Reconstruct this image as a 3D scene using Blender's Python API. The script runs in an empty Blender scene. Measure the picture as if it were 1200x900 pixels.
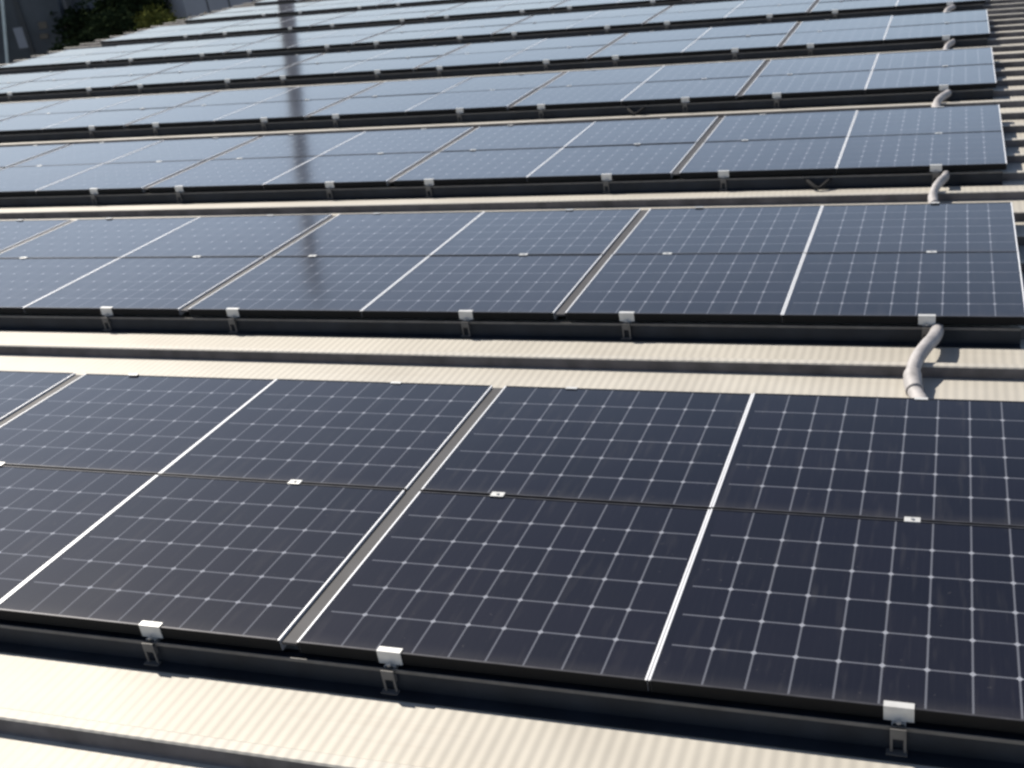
import bpy, bmesh, math, random
from mathutils import Matrix, Vector, noise
R = math.radians
random.seed(7)
sc = bpy.context.scene
col = sc.collection

# ------------------------------------------------------------------ camera
CAM = Vector((-0.390, -2.545, 2.353))
RIGHT = Vector((0.95939, 0.26324, -0.10139))
DOWN = Vector((0.02508, -0.43761, -0.89882))
FWD = Vector((-0.28097, 0.85977, -0.42644))
cd = bpy.data.cameras.new('camera')
cam = bpy.data.objects.new('camera', cd)
col.objects.link(cam)
m = Matrix((RIGHT, -DOWN, -FWD)).transposed().to_4x4()
m.translation = CAM
cam.matrix_world = m
FPX = 1263.9
cd.sensor_width = 36
cd.lens = FPX / 1200 * 36
cd.shift_x = -141.17 / 1200
cd.shift_y = -11.96 / 1200
cd.dof.use_dof = True
cd.dof.focus_distance = 4.2
cd.dof.aperture_fstop = 4.5
cd.clip_start = 0.05
cd.clip_end = 2000
sc.camera = cam

# ------------------------------------------------------------------ light
SUN = Vector((-0.135, 0.079, 0.15)).normalized()          # towards the sun
elev = math.asin(SUN.z)
az = math.atan2(SUN.x, SUN.y)                              # clockwise from +Y
w = bpy.data.worlds.new('World')
sc.world = w
w.use_nodes = True
nt = w.node_tree
nt.nodes.clear()
sky = nt.nodes.new('ShaderNodeTexSky')
sky.sky_type = 'NISHITA'
sky.sun_disc = False
sky.sun_elevation = elev
sky.sun_rotation = az
sky.air_density = 1.0
sky.dust_density = 1.2
sky.ozone_density = 3.5
bg = nt.nodes.new('ShaderNodeBackground')
bg.inputs['Strength'].default_value = 0.050
wo = nt.nodes.new('ShaderNodeOutputWorld')
nt.links.new(sky.outputs[0], bg.inputs[0])
# pale haze low in the sky, added to brighten the far rows' reflections
tcw = nt.nodes.new('ShaderNodeTexCoord')
spw = nt.nodes.new('ShaderNodeSeparateXYZ')
nt.links.new(tcw.outputs['Generated'], spw.inputs[0])
crw = nt.nodes.new('ShaderNodeValToRGB')
crw.color_ramp.interpolation = 'EASE'
e_ = crw.color_ramp.elements
e_[0].position, e_[0].color = 0.0, (0.80, 0.90, 1.05, 1)
e_[1].position, e_[1].color = 0.56, (0.0, 0.0, 0.0, 1)
q_ = e_.new(0.27)
q_.color = (0.84, 0.98, 1.20, 1)
nt.links.new(spw.outputs[2], crw.inputs[0])
nzw = nt.nodes.new('ShaderNodeTexNoise')
mpw = nt.nodes.new('ShaderNodeMapping')
mpw.inputs['Scale'].default_value = (1.5, 1.5, 6)
nt.links.new(tcw.outputs['Generated'], mpw.inputs[0])
nt.links.new(mpw.outputs[0], nzw.inputs['Vector'])
nzw.inputs['Scale'].default_value = 1.6
nzw.inputs['Detail'].default_value = 4
mrw = nt.nodes.new('ShaderNodeMapRange')
mrw.inputs['From Min'].default_value = 0.3
mrw.inputs['From Max'].default_value = 0.7
mrw.inputs['To Min'].default_value = 0.26
mrw.inputs['To Max'].default_value = 0.42
nt.links.new(nzw.outputs[0], mrw.inputs[0])
bg2 = nt.nodes.new('ShaderNodeBackground')
nt.links.new(crw.outputs[0], bg2.inputs[0])
nt.links.new(mrw.outputs[0], bg2.inputs[1])
adw = nt.nodes.new('ShaderNodeAddShader')
nt.links.new(bg.outputs[0], adw.inputs[0])
nt.links.new(bg2.outputs[0], adw.inputs[1])
nt.links.new(adw.outputs[0], wo.inputs[0])
sd = bpy.data.lights.new('sun', 'SUN')
sd.energy = 5.0
sd.angle = R(0.5)
sd.color = (1.0, 0.93, 0.82)
so = bpy.data.objects.new('sun', sd)
col.objects.link(so)
so.rotation_euler = SUN.to_track_quat('Z', 'Y').to_euler()
so.location = (-20, 10, 25)

sc.view_settings.view_transform = 'Standard'
sc.view_settings.look = 'None'
sc.view_settings.exposure = 0.65
sc.view_settings.gamma = 1.0
sc.view_settings.use_curve_mapping = False
sc.render.engine = 'CYCLES'
sc.cycles.max_bounces = 8
sc.cycles.pixel_filter_type = 'BLACKMAN_HARRIS'
sc.cycles.filter_width = 2.6

# ------------------------------------------------------------------ sizes
W, G, P, S = 1.287, 0.0675, 2.985, 2.02    # panel width, gap between pairs, row pitch, row depth
SEAM = 0.016
PH = (S - SEAM) / 2                        # one panel's depth
NCOL, NROW = 14, 10
ROOF = -0.150                              # pan of the roof; the glass is z = 0
RIBP = P / 6


def panel_x(k):
    """left edge of the k-th panel counted from the right end"""
    return -((k + 1) * W + (k // 2) * G)


# ------------------------------------------------------------------ materials
def new_mat(name):
    mt = bpy.data.materials.new(name)
    mt.use_nodes = True
    n = mt.node_tree
    b = n.nodes['Principled BSDF']
    return mt, n, b


def nd(n, t, **kw):
    o = n.nodes.new(t)
    for k, v in kw.items():
        setattr(o, k, v)
    return o


def mth(n, op, a, b=None, c=None):
    o = nd(n, 'ShaderNodeMath', operation=op)
    for i, v in enumerate((a, b, c)):
        if v is None:
            continue
        if isinstance(v, (int, float)):
            o.inputs[i].default_value = v
        else:
            n.links.new(v, o.inputs[i])
    return o.outputs[0]


def ramp(n, fac, stops):
    r = nd(n, 'ShaderNodeValToRGB')
    e = r.color_ramp.elements
    e[0].position, e[0].color = stops[0][0], (*stops[0][1], 1)
    e[1].position, e[1].color = stops[1][0], (*stops[1][1], 1)
    for p_, c_ in stops[2:]:
        q = e.new(p_)
        q.color = (*c_, 1)
    n.links.new(fac, r.inputs[0])
    return r.outputs[0]


def mixc(n, fac, a, b):
    o = nd(n, 'ShaderNodeMix', data_type='RGBA')
    for s, v in ((0, fac), (6, a), (7, b)):
        if isinstance(v, (int, float)):
            o.inputs[s].default_value = v
        elif isinstance(v, tuple):
            o.inputs[s].default_value = (*v, 1)
        else:
            n.links.new(v, o.inputs[s])
    return o.outputs[2]


def noise_tex(n, vec, scale, detail=3, rough=0.55):
    t = nd(n, 'ShaderNodeTexNoise')
    t.inputs['Scale'].default_value = scale
    t.inputs['Detail'].default_value = detail
    t.inputs['Roughness'].default_value = rough
    n.links.new(vec, t.inputs['Vector'])
    return t.outputs[0]


def world_pos(n):
    return nd(n, 'ShaderNodeNewGeometry').outputs['Position']


def simple(name, c, rough=0.5, metal=0.0, var=0.25, scale=6.0, bump=0.0):
    mt, n, b = new_mat(name)
    pos = world_pos(n)
    f = noise_tex(n, pos, scale, 5)
    dark = tuple(x * (1 - var) for x in c)
    lite = tuple(min(1, x * (1 + var)) for x in c)
    n.links.new(ramp(n, f, [(0.3, dark), (0.7, lite)]), b.inputs['Base Color'])
    b.inputs['Roughness'].default_value = rough
    b.inputs['Metallic'].default_value = metal
    if bump:
        bp = nd(n, 'ShaderNodeBump')
        bp.inputs['Strength'].default_value = bump
        bp.inputs['Distance'].default_value = 0.01
        n.links.new(f, bp.inputs['Height'])
        n.links.new(bp.outputs[0], b.inputs['Normal'])
    return mt


# cells seen through the glass: local x 0..W, y 0..PH
MX0, MX1, MY = 0.040, 0.022, 0.020
CX = (W - MX0 - MX1) / 9
CY = (PH - 2 * MY) / 6


def cell_material():
    mt, n, b = new_mat('solar_cells')
    tc = nd(n, 'ShaderNodeTexCoord')
    sep = nd(n, 'ShaderNodeSeparateXYZ')
    n.links.new(tc.outputs['Object'], sep.inputs[0])
    u = mth(n, 'DIVIDE', mth(n, 'SUBTRACT', sep.outputs[0], MX0), CX)
    v = mth(n, 'DIVIDE', mth(n, 'SUBTRACT', sep.outputs[1], MY), CY)
    # distance in metres to the nearest cell boundary
    du = mth(n, 'MULTIPLY', mth(n, 'ABSOLUTE', mth(n, 'SUBTRACT', u, mth(n, 'ROUND', u))), CX)
    dv = mth(n, 'MULTIPLY', mth(n, 'ABSOLUTE', mth(n, 'SUBTRACT', v, mth(n, 'ROUND', v))), CY)
    line = mth(n, 'MAXIMUM', mth(n, 'LESS_THAN', du, 0.0026), mth(n, 'LESS_THAN', dv, 0.0026))
    dia = mth(n, 'LESS_THAN', mth(n, 'ADD', du, dv), 0.0115)
    inx = mth(n, 'MULTIPLY', mth(n, 'GREATER_THAN', u, 0.5), mth(n, 'LESS_THAN', u, 8.5))
    iny = mth(n, 'MULTIPLY', mth(n, 'GREATER_THAN', v, 0.5), mth(n, 'LESS_THAN', v, 5.5))
    # diamonds at the inner crossings; inner lines only
    dia = mth(n, 'MULTIPLY', dia, mth(n, 'MULTIPLY', inx, iny))
    lx = mth(n, 'MULTIPLY', mth(n, 'LESS_THAN', du, 0.0034), inx)
    ly = mth(n, 'MULTIPLY', mth(n, 'LESS_THAN', dv, 0.0032), iny)
    ine = mth(n, 'MULTIPLY', mth(n, 'GREATER_THAN', u, -0.02), mth(n, 'LESS_THAN', u, 9.02))
    line = mth(n, 'MULTIPLY', mth(n, 'MAXIMUM', lx, ly), ine)
    # fine busbars, much fainter
    bu = mth(n, 'MULTIPLY', u, 5.0)
    bb = mth(n, 'LESS_THAN', mth(n, 'ABSOLUTE', mth(n, 'SUBTRACT', bu, mth(n, 'ROUND', bu))), 0.03)
    # a slightly different blue in every cell and every panel
    comb = nd(n, 'ShaderNodeCombineXYZ')
    n.links.new(mth(n, 'FLOOR', u), comb.inputs[0])
    n.links.new(mth(n, 'FLOOR', v), comb.inputs[1])
    oi = nd(n, 'ShaderNodeObjectInfo')
    n.links.new(mth(n, 'MULTIPLY', oi.outputs['Random'], 37.0), comb.inputs[2])
    wn = nd(n, 'ShaderNodeTexWhiteNoise')
    n.links.new(comb.outputs[0], wn.inputs['Vector'])
    cell = mixc(n, wn.outputs['Value'], (0.0050, 0.0056, 0.0105), (0.0080, 0.0080, 0.0150))
    pan = mixc(n, oi.outputs['Random'], (0.0050, 0.0060, 0.0110), (0.0080, 0.0075, 0.0130))
    cell = mixc(n, 0.5, cell, pan)
    cell = mixc(n, mth(n, 'MULTIPLY', bb, 0.012), cell, (0.2, 0.2, 0.23))
    c = mixc(n, mth(n, 'MULTIPLY', line, 0.95), cell, (0.095, 0.10, 0.12))
    c = mixc(n, dia, c, (0.22, 0.23, 0.265))
    # thin dust film
    pos = world_pos(n)
    dust = mth(n, 'MULTIPLY', noise_tex(n, pos, 2.3, 6, 0.65), 0.012)
    # dirt gathers above the lower frame edge and in dried water marks
    low = mth(n, 'POWER', mth(n, 'MAXIMUM', mth(n, 'SUBTRACT', 1.0, mth(n, 'DIVIDE', sep.outputs[1], 0.07)), 0.0), 1.5)
    spots = mth(n, 'GREATER_THAN', noise_tex(n, pos, 34, 2), 0.735)
    dust = mth(n, 'ADD', dust, mth(n, 'MULTIPLY', mth(n, 'MULTIPLY', low, noise_tex(n, pos, 9, 4)), 0.07))
    dust = mth(n, 'ADD', dust, mth(n, 'MULTIPLY', spots, 0.035))
    mp_ = nd(n, 'ShaderNodeMapping')
    mp_.inputs['Scale'].default_value = (1.0, 0.12, 1)
    n.links.new(pos, mp_.inputs['Vector'])
    rain = mth(n, 'MAXIMUM', mth(n, 'SUBTRACT', noise_tex(n, mp_.outputs[0], 26, 3), 0.55), 0.0)
    dust = mth(n, 'ADD', dust, mth(n, 'MULTIPLY', rain, 0.10))
    c = mixc(n, dust, c, (0.45, 0.42, 0.38))
    n.links.new(c, b.inputs['Base Color'])
    b.inputs['IOR'].default_value = 1.5
    rr = nd(n, 'ShaderNodeMapRange')
    rr.inputs['To Min'].default_value = 0.09
    rr.inputs['To Max'].default_value = 0.15
    n.links.new(noise_tex(n, pos, 1.3, 4), rr.inputs['Value'])
    n.links.new(rr.outputs[0], b.inputs['Roughness'])
    bp = nd(n, 'ShaderNodeBump')
    bp.inputs['Strength'].default_value = 0.10
    bp.inputs['Distance'].default_value = 0.01
    n.links.new(noise_tex(n, pos, 2.0, 2), bp.inputs['Height'])
    n.links.new(bp.outputs[0], b.inputs['Normal'])
    return mt


def roof_material():
    mt, n, b = new_mat('cream_roof_sheet')
    pos = world_pos(n)
    sep = nd(n, 'ShaderNodeSeparateXYZ')
    n.links.new(pos, sep.inputs[0])
    f = noise_tex(n, pos, 1.1, 6, 0.6)
    base = ramp(n, f, [(0.25, (0.33, 0.310, 0.275)), (0.75, (0.44, 0.418, 0.375))])
    st = nd(n, 'ShaderNodeMapping')
    st.inputs['Scale'].default_value = (0.35, 9.0, 1)
    n.links.new(pos, st.inputs['Vector'])
    streak = noise_tex(n, st.outputs[0], 1.5, 4)
    base = mixc(n, mth(n, 'MULTIPLY', mth(n, 'GREATER_THAN', streak, 0.62), 0.10), base, (0.30, 0.26, 0.22))
    n.links.new(base, b.inputs['Base Color'])
    b.inputs['Roughness'].default_value = 0.58
    b.inputs['Metallic'].default_value = 0.08
    b.inputs['Specular IOR Level'].default_value = 0.25
    # fine fluting of the sheet between the ribs
    wv = mth(n, 'SINE', mth(n, 'MULTIPLY', sep.outputs[0], 2 * math.pi / 0.047))
    wv = mth(n, 'ADD', wv, mth(n, 'MULTIPLY', noise_tex(n, pos, 7, 3), 0.6))
    bp = nd(n, 'ShaderNodeBump')
    bp.inputs['Strength'].default_value = 0.35
    bp.inputs['Distance'].default_value = 0.0017
    n.links.new(wv, bp.inputs['Height'])
    n.links.new(bp.outputs[0], b.inputs['Normal'])
    return mt


M = {
    'cells': cell_material(),
    'roof': roof_material(),
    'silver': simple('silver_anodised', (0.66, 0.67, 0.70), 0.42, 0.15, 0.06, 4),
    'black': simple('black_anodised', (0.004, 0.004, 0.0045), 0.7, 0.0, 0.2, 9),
    'side_wall': simple('shaded_side_wall', (0.42, 0.42, 0.44), 0.5, 0.3, 0.15, 9),  # greyer than the silver lip, shade put into the colour
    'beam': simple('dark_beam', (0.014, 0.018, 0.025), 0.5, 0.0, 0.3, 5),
    'rib_side': simple('shaded_rib_side', (0.085, 0.078, 0.080), 0.7, 0, 0.4, 7),  # dark tone paints shade onto the near faces of the ribs
    'lip': simple('grey_anodised', (0.045, 0.045, 0.052), 0.4, 0.3, 0.3, 12),
    'backsheet': simple('dark_backsheet', (0.03, 0.03, 0.033), 0.7, 0, 0.2, 3),
    'bracket': simple('dull_bracket', (0.10, 0.097, 0.095), 0.6, 0.2, 0.2, 15),
    'strip': simple('grey_strip', (0.032, 0.032, 0.037), 0.7, 0.2, 0.25, 5),
    'rail': simple('mill_aluminium', (0.40, 0.40, 0.40), 0.45, 0.6, 0.12, 8),
    'clamp': simple('clamp_aluminium', (0.50, 0.50, 0.49), 0.42, 0.25, 0.1, 15),
    'conduit': simple('grey_conduit', (0.30, 0.285, 0.285), 0.6, 0, 0.25, 14, 0.4),
    'cable': simple('black_cable', (0.008, 0.008, 0.009), 0.95, 0, 0.2, 10),
    'steel': simple('steel_stack', (0.33, 0.32, 0.34), 0.7, 0.1, 0.2, 1.2, 0.3),
    'wall_dark': simple('dark_render', (0.065, 0.072, 0.080), 0.85, 0, 0.2, 0.8, 0.4),
    'wall_grey': simple('grey_cladding', (0.26, 0.27, 0.30), 0.7, 0, 0.08, 0.6, 0.2),
    'wall_shed': simple('shed_wall', (0.30, 0.28, 0.25), 0.8, 0, 0.15, 0.8, 0.3),
    'dark_trim': simple('dark_trim', (0.03, 0.033, 0.037), 0.6, 0, 0.2, 3),
    'pipe': simple('pale_pipe', (0.55, 0.60, 0.58), 0.5, 0, 0.1, 2),
    'glass': simple('window_glass', (0.03, 0.035, 0.04), 0.08, 0, 0.1, 1),
    'bark': simple('bark', (0.07, 0.055, 0.04), 0.9, 0, 0.4, 12, 0.6),
    'soil': simple('ground_soil', (0.10, 0.09, 0.065), 0.95, 0, 0.35, 0.6, 0.4),
}


for k_ in ('black', 'beam', 'lip', 'backsheet'):
    M[k_].node_tree.nodes['Principled BSDF'].inputs['Specular IOR Level'].default_value = 0.2


def leaf_mat(name, a, b_):
    mt, n, b = new_mat(name)
    f = noise_tex(n, world_pos(n), 2.4, 4)
    n.links.new(ramp(n, f, [(0.32, a), (0.68, b_)]), b.inputs['Base Color'])
    b.inputs['Roughness'].default_value = 0.8
    b.inputs['Specular IOR Level'].default_value = 0.0
    return mt


M['leaf_dark'] = leaf_mat('leaf_dark', (0.008, 0.014, 0.007), (0.026, 0.036, 0.018))
M['leaf_olive'] = leaf_mat('leaf_olive', (0.045, 0.055, 0.015), (0.12, 0.125, 0.035))
M['leaf_green'] = leaf_mat('leaf_green', (0.035, 0.07, 0.018), (0.09, 0.14, 0.04))


# ------------------------------------------------------------------ helpers
def box(bm, x0, x1, y0, y1, z0, z1, bev=0.0):
    r = bmesh.ops.create_cube(bm, size=1)
    vs = r['verts']
    for v in vs:
        v.co = Vector(((x0 + x1) / 2 + v.co.x * (x1 - x0), (y0 + y1) / 2 + v.co.y * (y1 - y0), (z0 + z1) / 2 + v.co.z * (z1 - z0)))
    if bev:
        es = list({e for v in vs for e in v.link_edges})
        bmesh.ops.bevel(bm, geom=es, offset=bev, segments=2, profile=0.6, affect='EDGES')


def prism(bm, pts, x0, x1):
    """closed (y, z) outline pulled along x"""
    a = [bm.verts.new((x0, y, z)) for y, z in pts]
    b = [bm.verts.new((x1, y, z)) for y, z in pts]
    n = len(pts)
    for i in range(n):
        j = (i + 1) % n
        bm.faces.new((a[i], a[j], b[j], b[i]))
    bm.faces.new(a[::-1])
    bm.faces.new(b)


def tube(bm, pts, rad, seg=12, rings=True, ridge=0.0):
    pts = [Vector(q) for q in pts]
    # resample as a smooth curve
    out = []
    n = len(pts)
    for i in range(n - 1):
        p0, p1, p2, p3 = pts[max(i - 1, 0)], pts[i], pts[i + 1], pts[min(i + 2, n - 1)]
        for s in range(8):
            t = s / 8
            out.append(0.5 * ((2 * p1) + (p2 - p0) * t + (2 * p0 - 5 * p1 + 4 * p2 - p3) * t * t + (3 * p1 - p0 - 3 * p2 + p3) * t ** 3))
    out.append(pts[-1])
    prev = None
    ref = Vector((0, 0, 1))
    for i, q in enumerate(out):
        d = (out[min(i + 1, len(out) - 1)] - out[max(i - 1, 0)]).normalized()
        sx = d.cross(ref)
        if sx.length < 0.05:
            sx = d.cross(Vector((1, 0, 0)))
        sx.normalize()
        sy = d.cross(sx).normalized()
        rr = rad * (1 + (ridge if i % 2 else 0))
        ring = [bm.verts.new(q + sx * math.cos(2 * math.pi * k / seg) * rr + sy * math.sin(2 * math.pi * k / seg) * rr) for k in range(seg)]
        if prev:
            for k in range(seg):
                bm.faces.new((prev[k], prev[(k + 1) % seg], ring[(k + 1) % seg], ring[k]))
        else:
            bm.faces.new(ring[::-1])
        prev = ring
    bm.faces.new(prev)


def obj(name, bm, mat, parent=None, smooth=False):
    bmesh.ops.recalc_face_normals(bm, faces=bm.faces)
    me = bpy.data.meshes.new(name)
    bm.to_mesh(me)
    bm.free()
    for mm in (mat if isinstance(mat, (list, tuple)) else [mat]):
        me.materials.append(mm)
    if smooth:
        for f in me.polygons:
            f.use_smooth = True
    o = bpy.data.objects.new(name, me)
    col.objects.link(o)
    o.parent = parent
    return o


def empty(name, loc=(0, 0, 0)):
    o = bpy.data.objects.new(name, None)
    col.objects.link(o)
    o.location = loc
    o.empty_display_size = 0.2
    return o


def tag(o, label=None, cat=None, group=None, kind=None):
    if label:
        o['label'] = label
    if cat:
        o['category'] = cat
    if group:
        o['group'] = group
    if kind:
        o['kind'] = kind
    return o


def copy_tree(o, parent=None):
    c = o.copy()
    col.objects.link(c)
    c.parent = parent
    for ch in list(o.children):
        copy_tree(ch, c)
    return c


def project(pt):
    d = Vector(pt) - CAM
    zc = d.dot(FWD)
    if zc < 0.1:
        return None
    return (741.2 + FPX * d.dot(RIGHT) / zc, 438.0 + FPX * d.dot(DOWN) / zc)


def in_view(pts, mg):
    q = [project(t) for t in pts]
    q = [t for t in q if t]
    if not q:
        return False
    xs = [t[0] for t in q]
    ys = [t[1] for t in q]
    return max(xs) > -mg and min(xs) < 1200 + mg and max(ys) > -mg * 0.1 and min(ys) < 900 + mg


# ------------------------------------------------------------------ roof
def build_roof():
    bm = bmesh.new()
    prof = []
    y0, y1 = -5.5, 33.0
    k0 = int(math.floor(y0 / RIBP)) - 1
    k1 = int(math.ceil(y1 / RIBP)) + 1
    H = 0.062
    for k in range(k0, k1):
        c = k * RIBP
        prof += [(c + 0.052, 0), (c + 0.058, 0.006), (c + 0.064, H - 0.006), (c + 0.070, H), (c + 0.108, H),
                 (c + 0.116, H - 0.006), (c + 0.150, 0.004), (c + 0.158, 0)]
    top = [(y, ROOF + z) for y, z in prof]
    bot = [(y, ROOF + z - 0.008) for y, z in prof]
    xa, xb = -19.5, 6.0
    ring = []
    for x in (xa, xb):
        ring.append(([bm.verts.new((x, y, z)) for y, z in top], [bm.verts.new((x, y, z)) for y, z in bot]))
    (t0, b0), (t1, b1) = ring
    for i in range(len(top) - 1):
        ff = bm.faces.new((t0[i], t1[i], t1[i + 1], t0[i + 1]))
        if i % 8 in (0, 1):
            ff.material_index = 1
        bm.faces.new((b0[i], b0[i + 1], b1[i + 1], b1[i]))
        bm.faces.new((t0[i], t0[i + 1], b0[i + 1], b0[i]))
        bm.faces.new((t1[i], b1[i], b1[i + 1], t1[i + 1]))
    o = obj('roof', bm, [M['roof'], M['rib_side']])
    tag(o, kind='structure')
    bm = bmesh.new()
    box(bm, -19.4, 5.9, -5.4, 32.9, -8.0, ROOF - 0.03)
    o = obj('roof_deck', bm, M['wall_shed'])
    tag(o, kind='structure')


build_roof()

bm = bmesh.new()
bmesh.ops.create_grid(bm, x_segments=40, y_segments=40, size=900)
for v in bm.verts:
    v.co.z = -8.02 + 0.0 * v.co.x
g = obj('ground', bm, M['soil'])
tag(g, kind='structure')

# ------------------------------------------------------------------ panels
FH = 0.048          # frame height
FT = 0.0095          # frame lip seen from above


def make_panel():
    root = empty('solar_panel')
    # glass with the cells behind it, 1.5 mm below the frame lip
    bm = bmesh.new()
    box(bm, FT - 0.001, W - FT + 0.001, FT - 0.001, PH - FT + 0.001, -0.0075, -0.0015)
    cells = obj('cell_glass', bm, M['cells'], root)
    for x0, x1 in ((0.0015, FT), (W - FT, W - 0.0015)):
        bm = bmesh.new()
        box(bm, x0, x1, 0.0, PH, -FH, 0.0005, 0.0012)
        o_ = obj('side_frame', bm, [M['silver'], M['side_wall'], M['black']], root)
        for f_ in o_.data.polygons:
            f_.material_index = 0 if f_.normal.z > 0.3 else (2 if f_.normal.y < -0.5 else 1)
    for y0, y1, l0, l1 in ((0.0, 0.004, -0.0004, FT - 0.003), (PH - 0.004, PH, PH - FT + 0.004, PH + 0.0004)):
        bm = bmesh.new()
        prism(bm, [(y0, -FH), (y0, -0.0014), (y1, -0.0014), (y1, -FH)], FT + 0.0005, W - FT - 0.0005)
        lf = obj('long_frame', bm, M['black'], root)
        bm = bmesh.new()
        box(bm, FT + 0.0005, W - FT - 0.0005, l0, l1, -0.0012, 0.0006)
        obj('frame_lip', bm, M['lip'], lf)
    bm = bmesh.new()
    box(bm, FT, W - FT, FT, PH - FT, -0.0110, -0.0085)
    obj('backsheet', bm, M['backsheet'], root)
    return root


ORD = ['first', 'second', 'third', 'fourth', 'fifth', 'sixth', 'seventh', 'eighth', 'ninth', 'tenth', 'eleventh',
       'twelfth', 'thirteenth', 'fourteenth']


def row_name(r):
    return 'front' if r == 0 else ORD[r]


proto = make_panel()
first = True
rows_used = {}
for r in range(NROW):
    for k in range(NCOL):
        x = panel_x(k)
        for t in (0, 1):
            y = r * P + t * (PH + SEAM)
            cs = [(x + a, y + b, 0) for a in (0, W) for b in (0, PH)]
            if not in_view(cs, 0):
                if t == 0 and in_view([(x + a, r * P + b, 0) for a in (0, W) for b in (0, S)], 0):
                    pass
                elif not (r < 3 and in_view(cs, 160)):
                    continue
            o = proto if first else copy_tree(proto)
            first = False
            rnd = random.Random(r * 1000 + k * 10 + t)
            o.location = (x, y, rnd.uniform(-0.0006, 0.0006))
            o.rotation_euler = (R(rnd.uniform(-0.22, 0.22)), R(rnd.uniform(-0.10, 0.10)), 0)
            tier = 'near' if t == 0 else 'far'
            tone = 'dark navy' if r == 0 else 'blue-grey sky-reflecting' if r < 4 else 'pale sky-reflecting'
            tag(o, '%s solar panel, %s line of the %s row, %s from its right end' % (tone, tier, row_name(r), ORD[k]),
                'solar panel', 'solar panels set out in rows on the roof')
            rows_used.setdefault(r, []).append(k)


# ------------------------------------------------------------------ rails with their clamps
def make_rail():
    root = empty('mounting_rail')
    bm = bmesh.new()
    # open channel: floor and two side walls, showing its hollow end
    z1, z0 = -FH - 0.001, -0.0665
    hw = 0.021
    y0, y1 = -0.018, S + 0.02
    box(bm, -hw, -hw + 0.004, y0, y1, z0, z1)
    box(bm, hw - 0.004, hw, y0, y1, z0, z1)
    box(bm, -hw + 0.0042, hw - 0.0042, y0, y1, z0, z0 + 0.004)
    box(bm, -hw + 0.0042, hw - 0.0042, y0 + 0.006, y1, z1 - 0.004, z1 - 0.0005)
    obj('channel', bm, M['rail'], root)
    # end clamp: a Z piece hooked over the frame
    bm = bmesh.new()
    prism(bm, [(-0.0045, -FH - 0.0005), (-0.0045, 0.0045), (0.020, 0.0045), (0.020, 0.0012), (-0.0012, 0.0012), (-0.0012, -FH - 0.0005)], -0.045, 0.045)
    ec = obj('end_clamp', bm, M['clamp'], root)
    bm = bmesh.new()
    mt_ = Matrix.Translation((0, -0.018, -FH + 0.008))
    bmesh.ops.create_cone(bm, cap_ends=True, segments=6, radius1=0.008, radius2=0.008, depth=0.008, matrix=mt_)
    obj('bolt', bm, M['rail'], ec)
    bm = bmesh.new()
    box(bm, -0.030, 0.030, PH - 0.008, PH + SEAM + 0.008, 0.0012, 0.0050, 0.001)
    box(bm, -0.022, 0.022, PH + 0.003, PH + SEAM - 0.003, -FH, 0.0010)
    mc = obj('mid_clamp', bm, M['clamp'], root)
    bm = bmesh.new()
    bmesh.ops.create_cone(bm, cap_ends=True, segments=6, radius1=0.007, radius2=0.007, depth=0.005,
                          matrix=Matrix.Translation((0, PH + SEAM / 2, 0.0076)))
    obj('bolt', bm, M['rail'], mc)
    bm = bmesh.new()
    prism(bm, [(S + 0.0045, -FH - 0.0005), (S + 0.0045, 0.0045), (S - 0.016, 0.0045), (S - 0.016, 0.0012), (S + 0.0012, 0.0012), (S + 0.0012, -FH - 0.0005)], -0.03, 0.03)
    obj('end_clamp', bm, M['clamp'], root)
    # feet standing on the roof ribs
    for q in range(5):
        yy = 0.089 + q * RIBP
        if yy > S:
            break
        bm = bmesh.new()
        top = ROOF + 0.062
        box(bm, -0.045, 0.045, yy - 0.02, yy + 0.02, top + 0.0005, top + 0.005)
        box(bm, hw + 0.0005, hw + 0.005, yy - 0.018, yy + 0.018, top + 0.005, z1 - 0.003)
        obj('foot', bm, M['rail'], root)
    # front bracket: a plate on two legs standing on the roof in front of the beam
    bm = bmesh.new()
    yb = -0.036
    box(bm, -0.024, 0.024, yb - 0.0042, yb - 0.0002, -0.088, -FH - 0.002)
    for sx in (-1, 1):
        prism(bm, [(yb - 0.004, ROOF + 0.012), (yb - 0.004, -0.0882), (yb, -0.0882), (yb, ROOF + 0.012)], min(sx * 0.016, sx * 0.024), max(sx * 0.016, sx * 0.024))
        box(bm, min(sx * 0.0165, sx * 0.0235), max(sx * 0.0165, sx * 0.0235), yb + 0.0002, yb + 0.030, -0.10, -0.067)
    box(bm, -0.036, 0.028, yb - 0.016, yb + 0.008, ROOF + 0.0075, ROOF + 0.0115)
    obj('bracket', bm, M['bracket'], root)
    return root


# the dark channel running along under the near edge of each row
for r in range(NROW):
    bm = bmesh.new()
    x1 = -0.03
    x0 = max(panel_x(NCOL - 1) + 0.03, -7.5 - r * 3.0)
    prism(bm, [(0.006, ROOF + 0.0065), (0.006, -0.070), (0.010, -0.0675), (0.047, -0.0675), (0.047, -0.072), (0.014, -0.072), (0.014, ROOF + 0.008), (0.046, ROOF + 0.008), (0.046, ROOF + 0.003), (-0.043, ROOF + 0.0028), (-0.043, ROOF + 0.0060)], x0, x1)  # flat dark foot reaching forward is added to deepen the shade on the roof
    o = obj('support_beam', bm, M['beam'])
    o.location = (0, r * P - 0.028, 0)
    bm = bmesh.new()
    prism(bm, [(0.0015, -0.0660), (0.0015, -0.0520), (0.0055, -0.0520), (0.0055, -0.0660)], x0, x1)
    obj('edge_strip', bm, M['bracket'], o)
    tag(o, 'dark support channel with a thin grey upper edge under the near side of the %s row' % row_name(r), 'support beam', 'support beams under the rows')

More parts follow.
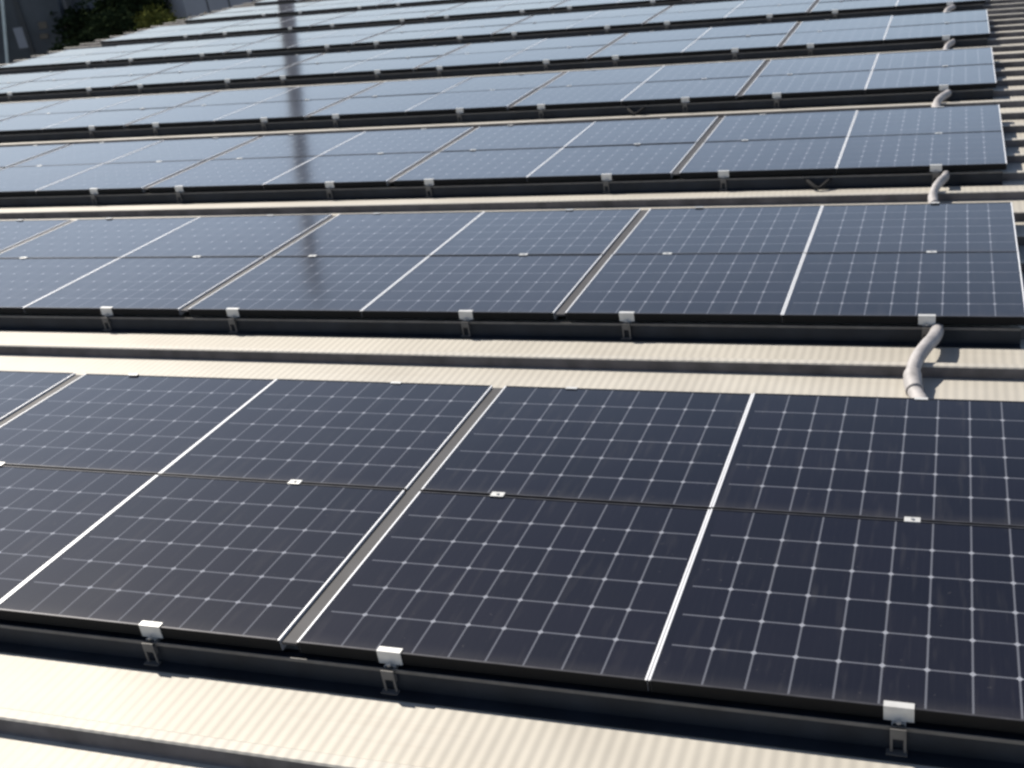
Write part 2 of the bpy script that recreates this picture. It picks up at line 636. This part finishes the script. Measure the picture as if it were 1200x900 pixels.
# grey cover strips closing the gap between neighbouring pairs of panels
bm = bmesh.new()
prism(bm, [(0.004, -0.022), (0.004, -0.010), (S - 0.004, -0.010), (S - 0.004, -0.022)], 0.004, G - 0.004)
strip0 = obj('cover_strip', bm, M['strip'])
fs = True
for r in range(NROW):
    for k in range(1, NCOL - 1, 2):
        x = panel_x(k) - G
        ends = [(x, r * P, 0), (x, r * P + S, 0)]
        if not in_view(ends, 0) and not (r < 3 and in_view(ends, 160)):
            continue
        o = strip0 if fs else strip0.copy()
        if not fs:
            col.objects.link(o)
        fs = False
        o.location = (x, r * P, 0)
        tag(o, 'grey strip in the wide panel gap of the %s row, %s gap from right' % (row_name(r), ORD[(k - 1) // 2]),
            'cover strip', 'cover strips between the panel pairs')

RX = [-0.515, -3.205, -5.87, -8.49, -11.05, -13.65, -16.20], [-2.20, -4.865, -7.50, -10.08, -12.66, -15.22]
rail = make_rail()
first = True
for r in range(NROW):
    cl = sorted([x for s in RX for x in s], reverse=True)
    for q, x in enumerate(cl):
        if x < -17.95:
            continue
        ends = [(x, r * P, 0), (x, r * P + S, 0)]
        if not in_view(ends, 0) and not (r < 3 and in_view(ends, 160)):
            continue
        o = rail if first else copy_tree(rail)
        first = False
        rnd = random.Random(r * 77 + q)
        o.location = (x + rnd.uniform(-0.012, 0.012), r * P, 0)
        tag(o, 'aluminium rail with bright clamps under the %s row, %s from its right end' % (row_name(r), ORD[q]),
            'mounting rail', 'mounting rails under the solar panels')


# ------------------------------------------------------------------ conduits crossing from row to row
def make_conduit():
    bm = bmesh.new()
    tube(bm, [(0.050, 3.25, -0.080), (0.056, 3.05, -0.078), (0.060, 2.95, -0.072), (0.044, 2.83, -0.060), (0.008, 2.71, -0.055), (-0.030, 2.57, -0.062),
              (-0.048, 2.44, -0.090), (-0.030, 2.31, -0.112), (0.004, 2.20, -0.112), (0.022, 2.05, -0.100), (0.022, 1.9, -0.095)], 0.036, 14, ridge=0.05)
    o = obj('conduit', bm, M['conduit'], None, True)
    bm = bmesh.new()
    tube(bm, [(-0.047, 2.455, -0.088), (-0.042, 2.38, -0.101), (-0.030, 2.315, -0.111)], 0.045, 14)
    obj('coupling', bm, M['conduit'], o, True)
    return o


cdt = make_conduit()
for r in range(7):
    o = cdt if r == 0 else copy_tree(cdt)
    if r:
        o.location = (0, r * P, 0)
        o.rotation_euler = (0, 0, 0)
        o.scale = (1 if r % 2 == 0 else 0.8, 1, 1)
    o.location.x = -0.515 + (0.0, 0.02, -0.01, 0.03, 0.0, 0.01, 0.0)[r]
    tag(o, 'pale grey flexible conduit crossing the roof between the %s and %s rows' % (row_name(r), row_name(r + 1)), 'conduit',
        'conduits joining the rows near the right end')

# little cable loops hanging below two front edges
for i, (x, r, s) in enumerate([(-1.42, 2, 1.0), (-3.75, 3, 1.0)]):
    bm = bmesh.new()
    tube(bm, [(x - 0.14, r * P + 0.05, -0.065), (x - 0.08, r * P - 0.05, -0.09), (x, r * P - 0.11, -0.125), (x + 0.07, r * P - 0.05, -0.09), (x + 0.12, r * P + 0.05, -0.065)], 0.014, 8)
    o = obj('cable', bm, M['cable'], None, True)
    tag(o, 'short black cable loop hanging below the front edge of the %s row' % row_name(r), 'cable')


# ------------------------------------------------------------------ beyond the roof, top left
def far(px, py, dist):
    d = FWD + RIGHT * ((px - 741.2) / FPX) + DOWN * ((py - 438.0) / FPX)
    h = math.hypot(d.x, d.y)
    return CAM + d * (dist / h)


def wall_block(bm, a, b, depth, z0, z1):
    """upright block whose near face runs from a to b (plan)"""
    a = Vector((a.x, a.y, 0))
    b = Vector((b.x, b.y, 0))
    d = (b - a).normalized()
    nrm = Vector((-d.y, d.x, 0))
    if nrm.dot(Vector((CAM.x, CAM.y, 0)) - a) > 0:
        nrm = -nrm
    q = [a, b, b + nrm * depth, a + nrm * depth]
    lo = [bm.verts.new((v.x, v.y, z0)) for v in q]
    hi = [bm.verts.new((v.x, v.y, z1)) for v in q]
    for i in range(4):
        j = (i + 1) % 4
        bm.faces.new((lo[i], lo[j], hi[j], hi[i]))
    bm.faces.new(lo[::-1])
    bm.faces.new(hi)
    return d, -nrm


# dark building
a, b = far(-260, 20, 62), far(76, 30, 60)
root = empty('dark_building', (a.x, a.y, -8))
loc = Vector((a.x, a.y, -8))


def local(bm):
    bmesh.ops.translate(bm, verts=bm.verts, vec=-loc)


bm = bmesh.new()
d, n_ = wall_block(bm, a, b, 9, -8, -0.15)
local(bm)
obj('wall', bm, M['wall_dark'], root)
bm = bmesh.new()
wall_block(bm, a - d * 0.2 + n_ * 0.2, b + d * 0.2 + n_ * 0.2, 9.4, -0.14, 0.02)
local(bm)
obj('roof', bm, M['dark_trim'], root)


def on_wall(px, py, out=0.0, aa=a, dd=d, nn=n_):
    """point where the sight line of a pixel meets the wall plane"""
    dr = FWD + RIGHT * ((px - 741.2) / FPX) + DOWN * ((py - 438.0) / FPX)
    t = (Vector((aa.x, aa.y, 0)) - Vector((CAM.x, CAM.y, 0))).dot(nn) / Vector((dr.x, dr.y, 0)).dot(nn)
    return CAM + dr * t + nn * out


def wall_piece(name, px0, px1, py0, py1, mat, parent, out=0.06, aa=a, dd=d, nn=n_, org=None):
    p0, p1 = on_wall(px0, py0, out, aa, dd, nn), on_wall(px1, py0, out, aa, dd, nn)
    zt = p0.z
    zb = on_wall(px0, py1, out, aa, dd, nn).z
    bm_ = bmesh.new()
    wall_block(bm_, p0, p1, out - 0.004, zb, zt)
    bmesh.ops.translate(bm_, verts=bm_.verts, vec=-(org or loc))
    return obj(name, bm_, mat, parent)


wall_piece('window', 44, 54, 26, 34, M['glass'], root)
wall_piece('window', 46, 56, 40, 46, M['glass'], root)
wall_piece('shutter', 15, 29, 33, 58, M['wall_grey'], root)
wall_piece('corner_post', 70, 76, -20, 60, M['dark_trim'], root, 0.12)
wall_piece('corner_post', 9, 14, -20, 66, M['dark_trim'], root, 0.12)
bm = bmesh.new()
pa, pb = on_wall(2.5, -12, 0.35), on_wall(9, 62, 0.35)
pc = pb + (pb - pa) * 0.9
tube(bm, [pa, pb, pc], 0.075, 10)
local(bm)
obj('downpipe', bm, M['pipe'], root, True)
tag(root, 'dark grey building with a pale downpipe beyond the roof at top left', 'building')

# grey building
a2, b2 = far(217, 10, 34), far(520, 0, 70)
a2 = far(217, 10, 56)
loc2 = Vector((a2.x, a2.y, -8))
root2 = empty('grey_building', loc2)
bm = bmesh.new()
d2, n2 = wall_block(bm, a2, b2, 8, -8, -0.75)
bmesh.ops.translate(bm, verts=bm.verts, vec=-loc2)
obj('wall', bm, M['wall_grey'], root2)
for x0 in (236, 262, 290, 320):
    wall_piece('cladding_joint', x0, x0 + 1.0, -20, 40, M['dark_trim'], root2, 0.03, a2, d2, n2, loc2)
bm = bmesh.new()
wall_block(bm, a2 - d2 * 0.15 + n2 * 0.15, b2 + d2 * 0.15 + n2 * 0.15, 8.3, -0.74, -0.6)
bmesh.ops.translate(bm, verts=bm.verts, vec=-loc2)
obj('roof', bm, M['dark_trim'], root2)
tag(root2, 'plain mid-grey clad building just behind the far left corner of the roof', 'building')

# mast whose reflection falls across the rows
bm = bmesh.new()
p0, p1 = Vector((-20.99, 29.39, 0.48)), Vector((-22.05, 28.72, 9.9))
dirm = (p1 - p0).normalized()
base = p0 - dirm * ((p0.z + 8.0) / dirm.z)
q = [base + (p1 - base) * t for t in (0, 0.25, 0.5, 0.75, 1)]
bmesh.ops.create_cone(bm, cap_ends=True, segments=24, radius1=0.30, radius2=0.20, depth=(p1 - base).length)
rot = dirm.to_track_quat('Z', 'Y').to_matrix().to_4x4()
bmesh.ops.transform(bm, matrix=Matrix.Translation((p1 - base) / 2) @ rot, verts=bm.verts)
mr = empty('mast', base)
obj('shaft', bm, M['steel'], mr, True)
bm = bmesh.new()
bmesh.ops.create_cone(bm, cap_ends=True, segments=24, radius1=0.30, radius2=0.28, depth=0.35)
bmesh.ops.transform(bm, matrix=Matrix.Translation((p1 - base)) @ rot, verts=bm.verts)
obj('cap', bm, M['dark_trim'], mr)
tag(mr, 'tall dark mast behind the roof, mirrored as a dark streak across the panels', 'mast')


# trees and shrubs
def leaves(bm, centre, rad, n, size, rnd, shell=0.35):
    for i in range(n):
        while True:
            v = Vector((rnd.uniform(-1, 1), rnd.uniform(-1, 1), rnd.uniform(-1, 1)))
            if shell < v.length < 1:
                break
        lump = 0.75 + 0.5 * noise.noise(v * 2.1 + centre)
        c = centre + Vector((v.x * rad[0], v.y * rad[1], v.z * rad[2])) * lump
        ax = Vector((rnd.gauss(0, 1), rnd.gauss(0, 1), rnd.gauss(0, 0.6))).normalized()
        ay = ax.cross(Vector((rnd.gauss(0, 1), rnd.gauss(0, 1), rnd.gauss(0, 1)))).normalized()
        s = size * rnd.uniform(0.6, 1.4)
        vs = [bm.verts.new(c + ax * s * u + ay * s * w_ * 0.5) for u, w_ in ((-1, 0), (-0.1, 0.8), (1, 0), (-0.1, -0.8))]
        bm.faces.new(vs)


def tree(name, px, py, dist, rads, nleaf, size, mat, label, seed, top=None, cat='tree'):
    rnd = random.Random(seed)
    c = far(px, py, dist)
    root_ = empty(name, (c.x, c.y, -8))
    h = c.z + 8
    bm_ = bmesh.new()
    tube(bm_, [(0, 0, 0), (0.1, 0.05, h * 0.4), (-0.05, 0.1, h * 0.75), (0, 0, h)], 0.16, 8)
    for i in range(9):
        an = i * 2.4
        z = h * (0.5 + 0.05 * i)
        tube(bm_, [(0, 0, z), (math.cos(an) * rads[0] * 0.4, math.sin(an) * rads[1] * 0.4, z + 0.3), (math.cos(an) * rads[0] * 0.8, math.sin(an) * rads[1] * 0.8, z + 0.9)], 0.05, 6)
    obj('trunk', bm_, M['bark'], root_, True)
    bm_ = bmesh.new()
    for j in range(7):
        an = rnd.uniform(0, 6.28)
        off = Vector((math.cos(an) * rads[0] * 0.5, math.sin(an) * rads[1] * 0.5, rnd.uniform(-0.4, 0.4) * rads[2]))
        leaves(bm_, Vector((0, 0, h)) + off, [q_ * 0.6 for q_ in rads], nleaf // 7, size * 1.5, rnd)
    obj('crown', bm_, mat, root_)
    tag(root_, label, cat, None)
    return root_


tree('tree', 126, 22, 60, (2.6, 2.6, 1.7), 5200, 0.09, M['leaf_dark'], 'dark leafy tree right of the dark building beyond the roof', 1)
tree('tree', 164, 14, 58, (2.3, 2.3, 1.7), 4600, 0.09, M['leaf_dark'], 'dark bushy tree left of the grey building, behind the olive shrub', 2)
tree('tree', 106, 60, 48, (1.6, 1.6, 1.1), 2000, 0.07, M['leaf_dark'], 'low very dark tree at the roof edge beside the dark building', 3)
tree('shrub', 206, 26, 46, (1.5, 1.5, 1.0), 2800, 0.05, M['leaf_olive'], 'olive green shrub at the roof edge left of the grey building', 4, cat='shrub')
tree('tree', 190, 6, 62, (1.9, 1.9, 1.1), 2200, 0.08, M['leaf_green'], 'brighter green tree at the top edge left of the grey building', 5)
tree('tree', 150, 36, 52, (2.1, 2.1, 1.5), 2600, 0.07, M['leaf_dark'], 'dark tree between the low tree and the olive shrub', 6)
# dark timber fence behind the trees closes the view
a3, b3 = far(70, 20, 66), far(230, 5, 68)
bm = bmesh.new()
d3 = (b3 - a3)
d3.z = 0
ln = d3.length
d3.normalize()
for i in range(int(ln / 0.2)):
    q0 = a3 + d3 * (i * 0.2)
    q1 = a3 + d3 * (i * 0.2 + 0.185)
    wall_block(bm, q0, q1, 0.04, -8, -0.5 + 0.03 * random.random())
bmesh.ops.translate(bm, verts=bm.verts, vec=-Vector((a3.x, a3.y, -8)))
fe = obj('timber_fence', bm, M['bark'])
fe.location = (a3.x, a3.y, -8)
tag(fe, 'tall dark timber board fence behind the trees beyond the roof', 'fence')
print('objects', len(bpy.data.objects))
